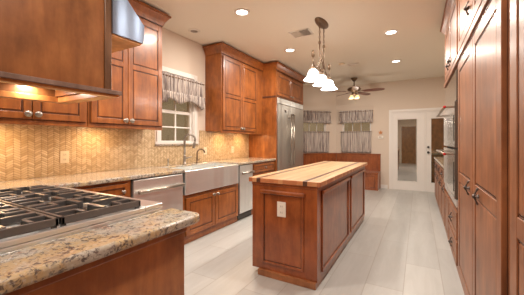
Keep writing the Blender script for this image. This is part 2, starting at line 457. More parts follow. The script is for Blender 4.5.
def window_unit(name, T, u0, u1, z0, z1, cols, rails, deep=.07, sash=None):
    """white sash window in local frame (x along wall, y outward)"""
    b = MB(T); fw = .035
    b.box(u0, u0 + fw, deep - .03, deep + .02, z0, z1, .004); b.box(u1 - fw, u1, deep - .03, deep + .02, z0, z1, .004)
    b.box(u0 + fw, u1 - fw, deep - .03, deep + .02, z0, z0 + fw, .004); b.box(u0 + fw, u1 - fw, deep - .03, deep + .02, z1 - fw, z1, .004)
    # jamb liner
    b.box(u0 - .001, u0 + .012, 0.001, deep - .03, z0, z1); b.box(u1 - .012, u1 + .001, 0.001, deep - .03, z0, z1); b.box(u0, u1, 0.001, deep - .03, z1 - .012, z1)
    r = struct(flipfix(b.build(name, 'white')))
    m = MB(T)
    for k in range(1, cols):
        u = u0 + fw + (u1 - u0 - 2 * fw) * k / cols
        m.box(u - .009, u + .009, deep - .018, deep + .008, z0 + fw, z1 - fw, .002)
    for z, h in rails: m.box(u0 + fw, u1 - fw, deep - .02, deep + .008, z - h, z + h, .002)
    flipfix(m.build('window_muntins', 'white', r))
    MB(T).box(u0 + fw, u1 - fw, deep - .004, deep, z0 + fw, z1 - fw).build('window_pane', 'glass', r)
    return r
TL = Matrix.Translation((XL, 0, 0)) @ Matrix.Rotation(PI / 2, 4, 'Z')
w = window_unit('window_1', TL, WY[0], WY[1], WZ[0], WZ[1], 2, ((1.67, .022), (1.45, .009), (1.93, .009)))
MB(TL).box(WY[0] - .10, WY[1] + .08, -.03, .0, WZ[0] - .035, WZ[0] - .012, .004).build('window_sill', 'granite', w)
bz = MB(TL); bz.box(WY[0] - .10, WY[1] + .08, -.02, .0, WZ[0] - .011, WZ[0] + .022, .003); bz.box(WY[0] - .07, WY[0], -.016, 0, WZ[0] + .02, WZ[1] + .07, .004); bz.box(WY[1], WY[1] + .07, -.016, 0, WZ[0] + .02, WZ[1] + .07, .004)
bz.box(WY[0], WY[1], -.016, 0, WZ[1], WZ[1] + .07, .004); bz.build('window_casing', 'white', w)
TB = Matrix.Translation((0, YB, 0))
window_unit('window_2', TB, *W2, 3, ((1.50, .018), (1.78, .009), (1.22, .009)))
window_unit('window_3', TD, *W1, 3, ((1.50, .018), (1.78, .009), (1.22, .009)))

TN = Matrix.Translation((0, YN, 0)) @ Matrix.Rotation(PI, 4, 'Z')
window_unit('added_window', TN, -NW[1], -NW[0], NW[2], NW[3], 2, ((1.6, .02),))  # unseen window, added to give the cool fill light an opening

# patio doors
b = MB(TB)
b.box(DO[0] - .07, DO[0], -.02, .0, 0, DO[2] + .06, .004); b.box(DO[1], DO[1] + .05, -.02, 0, 0, DO[2] + .06, .004); b.box(DO[0], DO[1], -.02, 0, DO[2], DO[2] + .06, .004)
b.box(DO[0], DO[0] + .03, 0, .12, 0, DO[2]); b.box(DO[1] - .03, DO[1], 0, .12, 0, DO[2]); b.box(DO[0] + .03, DO[1] - .03, 0, .12, DO[2] - .03, DO[2])
b.box(.145, .175, 0.0, .07, 0.02, DO[2] - .03); b.box(DO[0] + .03, DO[1] - .03, 0, .12, 0, .02)
struct(flipfix(b.build('trim_1', 'white')))
def patio_leaf(name, u0, u1, g0, g1, knobx):
    b = MB(TB); y0, y1 = .01, .05; z0, z1 = .022, DO[2] - .032; a, c = .21, 1.82
    b.box(u0, g0, y0, y1, z0, z1, .003); b.box(g1, u1, y0, y1, z0, z1, .003); b.box(g0, g1, y0, y1, z0, a, .003); b.box(g0, g1, y0, y1, c, z1, .003)
    for q in ((g0 - .0, g0 + .018, a, c), (g1 - .018, g1, a, c), (g0, g1, a, a + .018), (g0, g1, c - .018, c)): b.box(q[0], q[1], y0 - .006, y0 + .01, q[2], q[3], .002)
    d = struct(flipfix(b.build(name, 'white')))
    MB(TB).box(g0, g1, .026, .032, a, c).build('door_pane', 'doorglass', d)
    if knobx:
        for z, r in ((1.10, .026), (.97, .030)):
            k = MB(TB); k.lathe([(0, 0), (r, 0), (r, .008), (r * .4, .012), (r * .4, .03), (r * .9, .038), (r * .9, .052), (0, .058)], (knobx, .01, z), 16, rot=Matrix.Rotation(PI / 2, 3, 'X'))
            flipfix(k.build('door_knob', 'slot', d))
    return d
patio_leaf('door_1', DO[0] + .0305, .143, -.475, -.01, None)
patio_leaf('door_2', .177, DO[1] - .032, .265, .80, .22)
# door behind the camera, seen back in the patio glass
b = MB(); b.box(-.80, -.10, YN - .06, YN - .02, 0.005, 2.05)
for (x0, x1, z0, z1) in ((-.80, -.70, 0.005, 2.05), (-.20, -.10, 0.005, 2.05), (-.70, -.20, 0.005, .22), (-.70, -.20, .95, 1.07), (-.70, -.20, 1.92, 2.05)): b.box(x0, x1, YN - .021, YN - .002, z0, z1, .003)
struct(b.build('door_3', 'hood'))
struct(MB().box(-4, 4, YB + .14, 13, -.12, -.04).build('patio_ground', plaster('patio_concrete', (0.5, 0.42, 0.32), 30)))

# backsplash (part of the left wall finish)
b = MB()
x0, x1 = XL, XL + .010
b.box(x0, x1, -.5, 3.49, .915, WZ[0] - .036); b.box(x0, x1, -.5, WY[0] - .10, WZ[0] - .036, 1.42); b.box(x0, x1, 3.31, 4.78, WZ[0] - .036, 1.42); b.box(x0, x1, 3.49, 4.78, .915, WZ[0] - .036)
b = MB(); b.box(x0, x1, -.5, 4.775, .9155, WZ[0] - .037); b.box(x0, x1, -.5, WY[0] - .101, WZ[0] - .037, 1.42); b.box(x0, x1, 3.315, 4.775, WZ[0] - .037, 1.42)
struct(flipfix(b.build('trim_2', 'splash')))

# ------------------------------------------------------------ ceiling fittings
def downlight(x, y, label, on=True):
    t = thing('recessed_light', (x, y, CEIL), label, 'ceiling light', 'recessed ceiling lights')
    t_ = MB(); t_.lathe([(.066, -.002), (.070, -.010), (.092, -.006), (.096, 0), (.066, 0)], (x, y, CEIL), 28); flipfix(t_.build('trim_ring', 'white', t))
    l_ = MB(); l_.lathe([(0, -.004), (.066, -.004), (.066, -.001), (0, -.001)], (x, y, CEIL), 28); flipfix(l_.build('lens', 'bulb' if on else 'plastic', t))
    if on: light('AREA', 'downlight_lamp', (x, y, CEIL - .016), P_DOWN, WARM, .13, parent=t)
    return t
downlight(-1.84, 2.755, 'round recessed light above the farmhouse sink, biggest lit one in view')
downlight(-1.896, 4.31, 'lit round recessed light beside the large ceiling vent')
downlight(-.334, 4.31, 'lit round recessed light, upper of the two near the right cabinets')
downlight(-.371, 5.92, 'lit round recessed light, lower of the two near the right cabinets')
downlight(-.34, 2.6, 'lit round recessed light over the aisle outside the picture above the tall cabinets')
downlight(-1.84, 1.2, 'lit round recessed light out of view over the cooktop')
downlight(-.34, .6, 'lit round recessed light out of view above the camera')
downlight(-2.2, 0.0, 'lit round recessed light out of view near the left wall')
# small round speaker grille
b = MB(); b.lathe([(.05, -.006), (.055, -.010), (.075, -.006), (.085, 0), (0, 0)], (-2.745, 2.9, CEIL), 24); b.mi = 1; b.lathe([(0, -.006), (.05, -.006), (.05, -.003), (0, -.003)], (-2.745, 2.9, CEIL), 24)
tag(flipfix(b.build('ceiling_sensor', ['plastic', 'pewter'])), 'small unlit beige round fitting on the ceiling beside the wall above the window', 'sensor')
def vent(x, y, sx, sy, label, name='ceiling_vent'):
    t = thing(name, (x, y, CEIL), label, 'vent')
    b = MB(); f = .022
    b.box(x - sx, x + sx, y - sy, y - sy + f, CEIL - .008, CEIL, .002); b.box(x - sx, x + sx, y + sy - f, y + sy, CEIL - .008, CEIL, .002)
    b.box(x - sx, x - sx + f, y - sy, y + sy, CEIL - .008, CEIL, .002); b.box(x + sx - f, x + sx, y - sy, y + sy, CEIL - .008, CEIL, .002); b.box(x - .006, x + .006, y - sy, y + sy, CEIL - .009, CEIL)
    b.build('frame', 'plastic', t)
    MB().box(x + .006, x + sx - f, y - sy + f, y + sy - f, CEIL - .003, CEIL).build('duct_opening', 'slot', t)
    s = MB(); n = 9
    for k in range(n):
        yy = y - sy + f + (2 * sy - 2 * f) * (k + .5) / n
        s.box(x - sx + f, x + sx - f, -.0012, .0012, -.007, .007, T=Matrix.Translation((0, yy, CEIL - .0095)) @ Matrix.Rotation(-.75, 4, 'X'))
    s.build('louvre', 'plastic', t)
vent(-1.46, 3.71, .15, .12, 'large white louvred air vent in the ceiling left of the pendant')
vent(-1.13, 5.74, .11, .065, 'small dark louvred air vent in the ceiling above the fan')
b = MB(); b.lathe([(0, -.03), (.045, -.028), (.062, -.012), (.065, 0), (0, 0)], (-1.33, 5.58, CEIL), 24)
tag(flipfix(b.build('smoke_detector', 'plastic_beige')), 'small beige smoke detector on the ceiling beside the small vent', 'smoke detector')

# ------------------------------------------------------------ left wall base run
FX = -2.43
T = frame((FX, 0, 0), 'L')
def base_cab(y0, y1, label, kick=0.0, top=.873):
    t = thing('base_cabinet', (FX - .3, (y0 + y1) / 2, 0), label, 'cabinet')
    b = MB(); b.box(XL + .002, FX, y0 + .001, y1 - .001, .09, top); b.box(XL + .002, FX - .02, y0 + .001, y1 - .001, 0, .09)
    b.build('body', 'wood', t); return t
c = base_cab(1.0, 1.695, 'wooden base cabinet behind the cooktop, left of the first dishwasher')
d = drawer_front('drawer', T, 1.02, 1.66, .70, .85, c); knob(T, 1.60, .775, d)
for a, b_ in ((1.02, 1.34), (1.34, 1.66)): panel_door('door', T, a, b_, .11, .68, c)
c = base_cab(2.375, 3.535, 'wooden two-door cabinet below the farmhouse sink', top=.60)
d1 = panel_door('door', T, 2.41, 2.955, .10, .565, c); d2 = panel_door('door', T, 2.955, 3.50, .10, .565, c)
knob(T, 2.915, .53, d1, r=.02); knob(T, 2.995, .53, d2, r=.02)
c = base_cab(3.945, 4.775, 'wooden drawer cabinet between the narrow steel compactor and the refrigerator')
d = drawer_front('drawer', T, 3.98, 4.74, .70, .85, c); knob(T, 4.36, .775, d)
for a, b_ in ((3.98, 4.36), (4.36, 4.74)): panel_door('door', T, a, b_, .11, .68, c)

def dishwasher(y0, y1, name, label, cat, hlen):
    t = thing(name, (FX - .3, (y0 + y1) / 2, 0), label, cat)
    MB().box(XL + .05, FX - .01, y0 + .004, y1 - .004, .02, .868).build('tub', 'slot', t)
    dd = MB().box(FX - .01, FX + .022, y0 + .012, y1 - .012, .115, .862, .004).build('door', 'steel', t)
    MB().box(FX - .05, FX - .035, y0 + .012, y1 - .012, .0, .10).build('kick_plate', 'black', t)
    h = MB(); ym = (y0 + y1) / 2; yy0, yy1 = ym - hlen / 2, ym + hlen / 2
    h.tube([(FX + .062, yy0, .745), (FX + .062, yy1, .745)], .017, 12)
    for y in (yy0 + .03, yy1 - .03): h.box(FX + .02, FX + .066, y - .012, y + .012, .733, .757, .003)
    for y in (yy0, yy1): h.lathe([(0, 0), (.021, 0), (.021, .02), (0, .02)], (FX + .062, y - .01, .745), 12, rot=Matrix.Rotation(-PI / 2, 3, 'X'))
    h.build('handle', 'nickel', dd)
    return t
dishwasher(1.70, 2.37, 'dishwasher', 'stainless dishwasher with a bar handle left of the farmhouse sink', 'dishwasher', .56)
dishwasher(3.54, 3.94, 'trash_compactor', 'narrow stainless compactor with a bar handle right of the sink', 'appliance', .30)

# granite counter of the wall run, with the sink cut-out, and the peninsula counter
SK = (2.385, 3.50)
PX, PY0, PY1 = -.868, -.02, .982
def slab(b, x0, x1, y0, y1, z0=.875, z1=.915, bev=.012): b.box(x0, x1, y0, y1, z0, z1, bev, 3)
b = MB()
b.prism([(XL + .001, PY0), (-2.395, PY0), (-2.395, SK[0]), (-2.86, SK[0]), (-2.86, SK[1]), (-2.395, SK[1]), (-2.395, 4.776), (XL + .001, 4.776)], .875, .915, 'z')
o = b.build('countertop', 'granite'); bv = o.modifiers.new('bevel', 'BEVEL'); bv.width = .011; bv.segments = 3; bv.limit_method = 'ANGLE'
tag(o, 'granite worktop with eased edge along the tiled left wall around the sink', 'countertop')
o.location.z = .875
# stainless farmhouse sink
t = thing('farmhouse_sink', (-2.6, 2.94, .6), 'stainless farmhouse apron sink set in the granite worktop under the window', 'sink')
b = MB(); y0, y1 = SK[0] + .003, SK[1] - .003
b.box(FX - .02, FX + .034, y0, y1, .603, .893, .010, 3)
b.build('apron', 'steel', t)
b = MB(); xi0, xi1 = -2.855, FX - .02
b.box(xi0, xi0 + .015, y0, y1, .66, .893); b.box(xi0 + .015, xi1, y0, y0 + .03, .66, .893); b.box(xi0 + .015, xi1, y1 - .03, y1, .66, .893); b.box(xi0 + .015, xi1, y0 + .03, y1 - .03, .655, .67)
b.box(xi0 + .015, xi1, 2.93, 2.95, .67, .86, .004)
b.build('bowl', 'steel', t)
for yy in (2.66, 3.22):
    b = MB(); b.lathe([(0, .001), (.045, .001), (.045, .006), (.02, .004), (0, .004)], (-2.64, yy, .67), 20); flipfix(b.build('drain', 'nickel', t))
# faucets
def arc(p, r, h, dx, dy, n=12, a1=PI * 1.1):
    """gooseneck: up from p to height h, then an arc of radius r toward (dx,dy)"""
    pts = [Vector(p), Vector((p[0], p[1], h - r))]
    for k in range(1, n + 1):
        a = a1 * k / n; d = r * (1 - math.cos(a)); pts.append(Vector((p[0] + dx * d, p[1] + dy * d, h - r + r * math.sin(a))))
    return pts
t = thing('kitchen_faucet', (-2.93, 2.90, .915), 'tall gooseneck faucet with a pull-down spray head behind the sink', 'faucet')
b = MB(); b.lathe([(0, 0), (.032, 0), (.030, .008), (.022, .012), (.020, .06), (.023, .08), (.020, .12), (.013, .14), (0, .14)], (-2.93, 2.90, .915), 20); flipfix(b.build('base', 'pewter', t))
pts = arc((-2.93, 2.90, 1.03), .075, 1.345, .8, .6)
flipfix(MB().tube(pts, .016, 12).build('spout', 'pewter', t))
e = pts[-1]; dirn = (pts[-1] - pts[-2]).normalized()
flipfix(MB().tube([e, e + dirn * .02, e + dirn * .07, e + dirn * .10], .017, 12, rs=[.014, .017, .021, .019]).build('spray_head', 'pewter', t))
flipfix(MB().tube([(-2.93, 2.92, 1.0), (-2.92, 2.96, 1.005), (-2.91, 3.03, 1.02)], .008, 10, rs=[.011, .008, .007]).build('lever', 'pewter', t))
t = thing('filter_faucet', (-2.93, 3.16, .915), 'small bronze curved drinking water tap right of the tall faucet', 'faucet')
b = MB(); b.lathe([(0, 0), (.022, 0), (.020, .008), (.012, .012), (.012, .04), (0, .04)], (-2.93, 3.16, .915), 16); flipfix(b.build('base', 'bronze', t))
flipfix(MB().tube(arc((-2.93, 3.16, .94), .065, 1.125, .35, .93, a1=PI * .95), .011, 10).build('spout', 'bronze', t))
b = MB().tube([(-2.93, 3.17, .95), (-2.90, 3.20, .985)], .005, 8); b.build('lever', 'bronze', t)
b = MB(); b.lathe([(0, 0), (.02, 0), (.018, .01), (.009, .014), (.009, .07), (.013, .075), (.011, .095), (0, .10)], (-2.93, 2.60, .915), 16)
o = b.build('soap_dispenser', 'nickel'); flipfix(o); tag(o, 'short metal soap pump on the worktop left of the tall faucet', 'soap dispenser')

# ------------------------------------------------------------ peninsula with rangetop
t = thing('peninsula_cabinet', (-1.7, .45, 0), 'wooden peninsula cabinet with a plain end panel under the near granite counter', 'cabinet')
b = MB(); b.box(-2.98, -.925, PY0 + .04, PY1 - .085, .0, .873); b.build('body', 'wood', t)
b = MB(); b.box(-.925, -.910, PY0 + .03, PY1 - .082, 0, .845, .002); b.build('end_panel', 'panel', t)
b = MB(); b.box(-.926, -.900, PY0 + .025, PY1 - .076, .845, .874, .004); b.build('top_rail', 'wood', t)
# peninsula counter: L notch for the rangetop
RX0, RX1, RY0, RY1 = -2.085, -1.085, .18, .93
b = MB(); b.prism([(-2.394, PY0), (PX - .03, PY0), (PX, PY0 + .03), (PX, PY1 - .05), (PX - .008, PY1 - .018), (PX - .03, PY1), (RX1, PY1), (RX1, RY0), (RX0, RY0), (RX0, PY1), (-2.394, PY1)], .875, .915, 'z')
o = b.build('peninsula_countertop', 'granite'); bv = o.modifiers.new('bevel', 'BEVEL'); bv.width = .013; bv.segments = 3; bv.limit_method = 'ANGLE'
tag(o, 'near granite counter of the peninsula around the cooktop', 'countertop'); o.location.z = .875
# rangetop
t = thing('rangetop', (-1.58, .55, .876), 'stainless gas rangetop with black cast iron grates set in the near granite counter', 'cooktop')
b = MB(); x0, x1 = RX0 + .004, RX1 - .004
b.box(x0, x1, RY0 + .004, RY1 - .002, .876, .925, .004); b.build('deck', 'steel', t)
b = MB(); b.box(x0, x1, .835, RY1 + .006, .926, .948, .006, 3); b.build('front_rail', 'steel', t)
b = MB(); b.box(x0, x0 + .02, RY0 + .004, .834, .926, .945, .003); b.build('side_rail', 'steel', t)
MB().box(x1 - .02, x1, RY0 + .004, .834, .926, .945, .003).build('side_rail', 'steel', t)
for k in range(6):
    kx = x0 + .10 + k * .162
    kb = MB(); kb.lathe([(0, 0), (.024, 0), (.024, .006), (.018, .010), (.016, .035), (0, .037)], (kx, RY1 + .0, .903), 14, rot=Matrix.Rotation(-PI / 2, 3, 'X')); flipfix(kb.build('knob', 'black', t))
GX = [x0 + .022 + k * (x1 - x0 - .044) / 3 for k in range(4)]
GY = [RY0 + .01, .50, .832]
for i in range(3):
    for j in range(2):
        gx0, gx1, gy0, gy1 = GX[i] + .003, GX[i + 1] - .003, GY[j] + .003, GY[j + 1] - .003
        cx, cy = (gx0 + gx1) / 2, (gy0 + gy1) / 2
        bn = MB(); bn.lathe([(0, 0), (.075, 0), (.075, .004), (.05, .008), (.048, .016), (.036, .018), (.036, .026), (0, .028)], (cx, cy, .926), 20); flipfix(bn.build('burner', 'black', t))
        bn = MB(); z0, z1 = .958, .976; wbar = .011
        for q in ((gx0, gx1, gy0, gy0 + .014), (gx0, gx1, gy1 - .014, gy1), (gx0, gx0 + .014, gy0, gy1), (gx1 - .014, gx1, gy0, gy1)): bn.box(q[0], q[1], q[2], q[3], .948, z1, .003)
        for s in (-1, 1):
            bn.box(cx - wbar, cx + wbar, cy + s * .035, (gy1 if s > 0 else gy0) - s * .012, z0 - .006, z1 + .004, .003)
            bn.box(cx + s * .035, (gx1 if s > 0 else gx0) - s * .012, cy - wbar, cy + wbar, z0 - .006, z1 + .004, .003)
        for s in (-1, 1):
            for r_ in (-1, 1):
                bn.box(cx + s * .078 - .008, cx + s * .078 + .008, (gy1 - .012 if r_ > 0 else gy0 + .012), cy + r_ * .07, z0 - .004, z1 + .003, .003)
                bn.box((gx1 - .012 if s > 0 else gx0 + .012), cx + s * .085, cy + r_ * .075 - .008, cy + r_ * .075 + .008, z0 - .004, z1 + .003, .003)
        for fx in (gx0 + .012, gx1 - .012):
            for fy in (gy0 + .012, gy1 - .012): bn.box(fx - .007, fx + .007, fy - .007, fy + .007, .925, .95)
        bn.build('grate', 'iron', t)

# ------------------------------------------------------------ range hood hung over the peninsula
HX0, HX1 = -2.09, -1.50; HZ = 1.50
t = thing('range_hood', (-1.8, .3, CEIL), 'hanging wooden range hood with lit underside and a sloped steel canopy over the cooktop', 'range hood')
b = MB(); b.box(HX0 + .03, HX1 - .015, -.45, .905, HZ + .11, CEIL - .001); b.box(HX0 + .03, HX0 + .05, -.45, .905, HZ + .036, HZ + .11); b.box(HX1 - .035, HX1 - .015, -.45, .905, HZ + .036, HZ + .11); b.box(HX0 + .05, HX1 - .035, .885, .905, HZ + .036, HZ + .11); b.build('wood_cover', 'hood', t)
b = MB(); b.box(HX1 - .035, HX1 - .008, .895, .935, HZ + .037, CEIL - .001, .003); b.build('corner_post', 'post', t)
b = MB()
zt = HZ + .013
for q in ((HX1 - .052, HX1 - .001, -.5, .975), (HX0 + .001, HX0 + .052, -.5, .975)): b.box(q[0], q[1], q[2], q[3], HZ, zt + .0225, .003)
b.box(HX0 + .052, HX1 - .052, .90, .975, HZ, zt + .0225, .003)
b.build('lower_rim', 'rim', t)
b = MB(); b.box(HX0 - .008, HX0 + .001, -.5, .985, zt, zt + .024, .003, 3); b.box(HX1 - .001, HX1 + .010, -.5, .985, zt, zt + .024, .003, 3); b.box(HX0, HX1, .975, .985, zt, zt + .024, .003, 3); b.build('ledge', 'grey_wood', t)
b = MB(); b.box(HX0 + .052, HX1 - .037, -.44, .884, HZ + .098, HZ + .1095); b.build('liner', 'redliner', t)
for yy in (.15, .74):
    hl = MB(); hl.lathe([(0, 0), (.022, 0), (.026, .004), (0, .004)], (-2.0, yy, HZ + .093), 18); flipfix(hl.build('hood_lamp', 'bulb', t))
    light('AREA', 'hood_bulb', (-2.0, yy, HZ + .088), P_HOOD, WARM, .05, parent=t)
b = MB()
b.prism([(.936, 1.862), (1.132, 1.862), (1.140, 1.885), (1.142, 1.975), (1.03, 2.085), (.936, 2.19)], HX0 + .02, HX1 - .002, 'x')
b.build('steel_canopy', 'reflectsteel', t)
b = MB(); b.box(HX0 + .03, HX1 - .012, .94, 1.126, 1.850, 1.862); b.build('canopy_underside', 'lit_wood', t)

# ------------------------------------------------------------ upper cabinets left wall
UX = -2.70; TU = frame((UX, 0, 0), 'L'); UZ0, UZ1 = 1.41, 2.62
def upper(y0, y1, splits, rail_z, label, ends=(0, 0)):
    t = thing('wall_cabinet', ((UX + XL) / 2, (y0 + y1) / 2, UZ0), label, 'cabinet')
    MB().box(XL + .002, UX, y0 + .001, y1 - .001, UZ0, CEIL - .12).build('body', 'wood', t)
    MB().box(UX - .018, UX + .004, y0, y1, UZ0 - .03, UZ0, .003).build('light_rail', 'wood', t)
    for a, b_, kside in splits:
        d = panel_door('door', TU, a, b_, UZ0 + .012, UZ1 - .01, t, splits=(rail_z if rail_z > 1 else 1.985,), sw=.052)
        if kside is not None: knob(TU, kside, UZ0 + .055, d, r=.025)
    crown(TU, y0, y1, 2.645, 2.772, .075, 'crown', t, ends=ends, depth=.32)
    return t
upper(-.30, .57, ((-.28, .13, .09), (.13, .55, .17)), 1, 'wooden wall cabinet at the left edge above the tiled wall')
upper(.575, 1.435, ((.60, 1.005, .972), (1.005, 1.415, 1.040)), 2.05, 'wooden wall cabinet seen under the hood, its two round knobs side by side')
upper(1.44, 2.305, ((1.46, 1.84, 1.805), (1.84, 2.285, 1.875)), 2.05, 'tall wooden wall cabinet with crown left of the sink window', ends=(0, 1))
upper(3.455, 4.775, ((3.48, 4.02, 3.985), (4.02, 4.54, 4.055)), 1, 'tall wooden wall cabinet with crown between the sink window and refrigerator', ends=(1, 0))
for i, (yy, lb) in enumerate(((.25, 'small puck light under the leftmost wall cabinet'), (.85, 'small puck light under the wall cabinet behind the hood'), (1.65, 'small puck light under the wall cabinet left of the sink window'),
                           (3.80, 'small puck light under the right wall cabinet, nearer the window'), (4.40, 'small puck light under the right wall cabinet, nearer the refrigerator'))):
    b = MB(); b.lathe([(0, -.012), (.026, -.012), (.032, -.008), (.032, 0), (0, 0)], (-2.82, yy, UZ0), 18)
    o = tag(flipfix(b.build('puck_light', 'bulb')), lb, 'cabinet light', 'puck lights under the wall cabinets')
    light('AREA', 'puck_lamp', (-2.82, yy, UZ0 - .016), P_PUCK, (1, .66, .34), .06)

# ------------------------------------------------------------ refrigerator surround
t = thing('refrigerator_surround', (-2.7, 5.5, 0), 'tall wooden refrigerator enclosure with two short doors and crown on top', 'cabinet')
Tf = frame((-2.42, 0, 0), 'L')
b = MB(); b.box(XL + .002, -2.40, 4.78, 4.835, 0, 2.68); b.build('side_panel', 'wood', t)
b = MB(); b.box(XL + .003, -2.397, 4.774, 4.7798, 2.10, 2.135, .002); b.build('panel_moulding', 'glaze', t)
b = MB(); b.box(XL + .002, -2.42, 6.24, 6.29, 0, 2.68); b.build('side_panel', 'wood', t)
b = MB(); b.box(XL + .002, -2.42, 4.836, 6.239, 2.13, 2.68); b.build('top_box', 'wood', t)
d1 = panel_door('door', Tf, 4.85, 5.53, 2.15, 2.60, t); d2 = panel_door('door', Tf, 5.53, 6.22, 2.15, 2.60, t)
knob(Tf, 5.48, 2.20, d1, r=.02); knob(Tf, 5.58, 2.20, d2, r=.02)
crown(frame((-2.40, 0, 0), 'L'), 4.79, 6.29, 2.645, 2.772, .075, 'crown', t, ends=(1, 0), depth=.30)
t = thing('refrigerator', (-2.7, 5.5, 0), 'large built-in stainless refrigerator with two long bar handles', 'refrigerator')
MB().box(XL + .03, -2.43, 4.84, 6.235, .02, 2.115).build('cabinet_body', 'slot', t)
fx = -2.42
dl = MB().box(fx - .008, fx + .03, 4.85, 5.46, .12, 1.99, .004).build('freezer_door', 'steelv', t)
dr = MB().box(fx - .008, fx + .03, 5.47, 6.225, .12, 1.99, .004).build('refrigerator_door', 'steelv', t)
b = MB(); b.box(fx - .008, fx + .024, 4.85, 6.225, 2.0, 2.11, .003)
for k in range(5): b.box(fx + .024, fx + .029, 4.88, 6.19, 2.014 + k * .019, 2.022 + k * .019)
b.build('top_grille', 'steel', t)
MB().box(fx - .02, fx, 4.85, 6.225, 0, .11).build('kick_plate', 'black', t)
for y, p in ((5.40, dl), (5.53, dr)):
    h = MB(); h.tube([(fx + .085, y, .72), (fx + .085, y, 1.82)], .015, 12)
    for z in (.80, 1.74): h.tube([(fx + .028, y, z), (fx + .085, y, z)], .009, 8)
    h.build('handle', 'nickel', p)
MB().box(fx + .03, fx + .034, 5.16, 5.24, 1.84, 1.89).build('badge', 'slot', dl)
MB().box(fx + .03, fx + .034, 5.56, 5.64, 1.80, 1.84).build('badge', 'slot', dr)

# ------------------------------------------------------------ island
t = thing('kitchen_island', (-1.07, 3.3, 0), 'reddish brown panelled kitchen island in the middle of the floor', 'kitchen island')
IX0, IX1, IY0, IY1 = -1.375, -.733, 2.24, 4.62
b = MB(); b.box(IX0, IX1 - .004, IY0, IY1, .058, .863)
b.build('body', 'island', t)
def applied_panel(T, u0, u1, v0, v1, name, lip=False):
    b = MB(T); q = .022
    for bx in ((u0, u0 + q, v0, v1), (u1 - q, u1, v0, v1), (u0 + q, u1 - q, v0, v0 + q), (u0 + q, u1 - q, v1 - q, v1)): b.box(bx[0], bx[1], 0, .012, bx[2], bx[3], .004)
    b.mi = 1; e = .007; a0, a1, c0, c1 = u0 + q, u1 - q, v0 + q, v1 - q
    for bx in ((a0, a0 + e, c0, c1), (a1 - e, a1, c0, c1), (a0, a1, c0, c0 + e), (a0, a1, c1 - e, c1)): b.box(bx[0], bx[1], 0, .003, bx[2], bx[3])
    b.mi = 0
    if lip: b.box(u0 - .012, u1 + .012, 0, .026, v1 - .02, v1 + .014, .009, 3)
    return flipfix(b.build(name, ['island', 'glaze'], t))
applied_panel(frame((0, IY0, 0), 'F'), -1.27, -.855, .12, .785, 'end_panel', lip=True)
TR = Matrix(((0, 1, 0, IX1 - .004), (1, 0, 0, 0), (0, 0, 1, 0), (0, 0, 0, 1)))
for a, c_ in ((2.36, 3.42), (3.55, 4.52)): applied_panel(TR, a, c_, .10, .80, 'side_panel', lip=True)
b = MB(); b.box(-1.305, IX1 - .012, IY0 - .022, IY1 - .03, .0005, .057, .003); b.build('toe_kick', 'toe', t)
b = MB(); b.box(IX0 - .004, IX1 + .001, IY0 - .006, IY1 + .004, .838, .863, .004); b.build('top_rail', 'island', t)
b = MB(); b.box(-1.405, -.703, 2.218, 4.66, .8645, .9055, .004)
o = b.build('butcher_block_top', ['butcher', 'endgrain'])
for f in o.data.polygons:
    if abs(f.normal.z) < .5: f.material_index = 1
tag(o, 'maple butcher block top with dark inlaid stripes on the island', 'countertop')
def outlet(T, u, v, w_, h_, label, m='plastic', name='power_outlet', parent=None):
    t = thing(name, (T @ Vector((u, 0, v))), label, 'outlet')
    MB(T).box(u - w_ / 2, u + w_ / 2, .0005, .006, v - h_ / 2, v + h_ / 2, .002).build('plate', m, t)
    for s in (-1, 1):
        b = MB(T); b.box(u - w_ * .22, u + w_ * .22, .006, .0085, v + s * h_ * .2 - h_ * .13, v + s * h_ * .2 + h_ * .13, .001)
        b.mi = 1
        for k in (-1, 1): b.box(u + k * w_ * .1 - .0015, u + k * w_ * .1 + .0015, .0085, .0088, v + s * h_ * .2 - .008, v + s * h_ * .2 + .008)
        b.build('socket', [m, 'slot'], t)
    return t
outlet(frame((0, IY0, 0), 'F'), -1.068, .635, .085, .135, 'white double power outlet on the end of the island')
outlet(frame((XL + .010, 0, 0), 'L'), 1.392, 1.093, .078, .118, 'beige power outlet on the tiled wall behind the cooktop', 'plastic_beige')
outlet(frame((XL + .010, 0, 0), 'L'), 3.44, 1.09, .078, .118, 'beige power outlet on the tiled wall just right of the faucets', 'plastic_beige')
outlet(frame((XL + .010, 0, 0), 'L'), 4.20, 1.09, .078, .118, 'beige power outlet on the tiled wall beside the refrigerator enclosure', 'plastic_beige')

# ------------------------------------------------------------ right side: tall pantry, ovens, base cabinets
RX = .33; TRt = frame((RX, 0, 0), 'R')
def pantry(y0, y1, doors, label, upz=2.03):
    t = thing('pantry_cabinet', ((RX + XR) / 2, (y0 + y1) / 2, 0), label, 'cabinet')
    MB().box(RX, XR - .002, y0 + .001, y1 - .001, 0, 2.70).build('body', 'pantry', t)
    for a, b_, ks in doors:
        d = panel_door('door', TRt, a, b_, .10, 1.93, t, 'pantry', splits=(.94,), sw=.085, rail=.075)
        fancy_knob(TRt, ks, .925, d)
        d = panel_door('upper_door', TRt, a, b_, 2.03, 2.64, t, 'pantry', sw=.07)
        fancy_knob(TRt, ks, 2.17, d)
    b = MB(TRt); b.box(y0, y1, .0, .030, 1.955, 2.005, .006, 3); b.mi = 1; b.box(y0, y1, .0, .018, 1.94, 1.955); flipfix(b.build('rail', ['pantry', 'glaze'], t))
    crown(TRt, y0, y1, 2.65, 2.755, .07, 'crown', t, 'pantry')
    return t
pantry(1.46, 3.045, ((1.52, 2.235, 2.02), (2.235, 2.985, 2.36)), 'tall two-door wooden pantry with dark ornate knobs beside the wall ovens')
pantry(-.15, 1.455, ((-.09, .66, .55), (.66, 1.40, .77)), 'tall wooden pantry at the right edge of the picture, partly out of view')
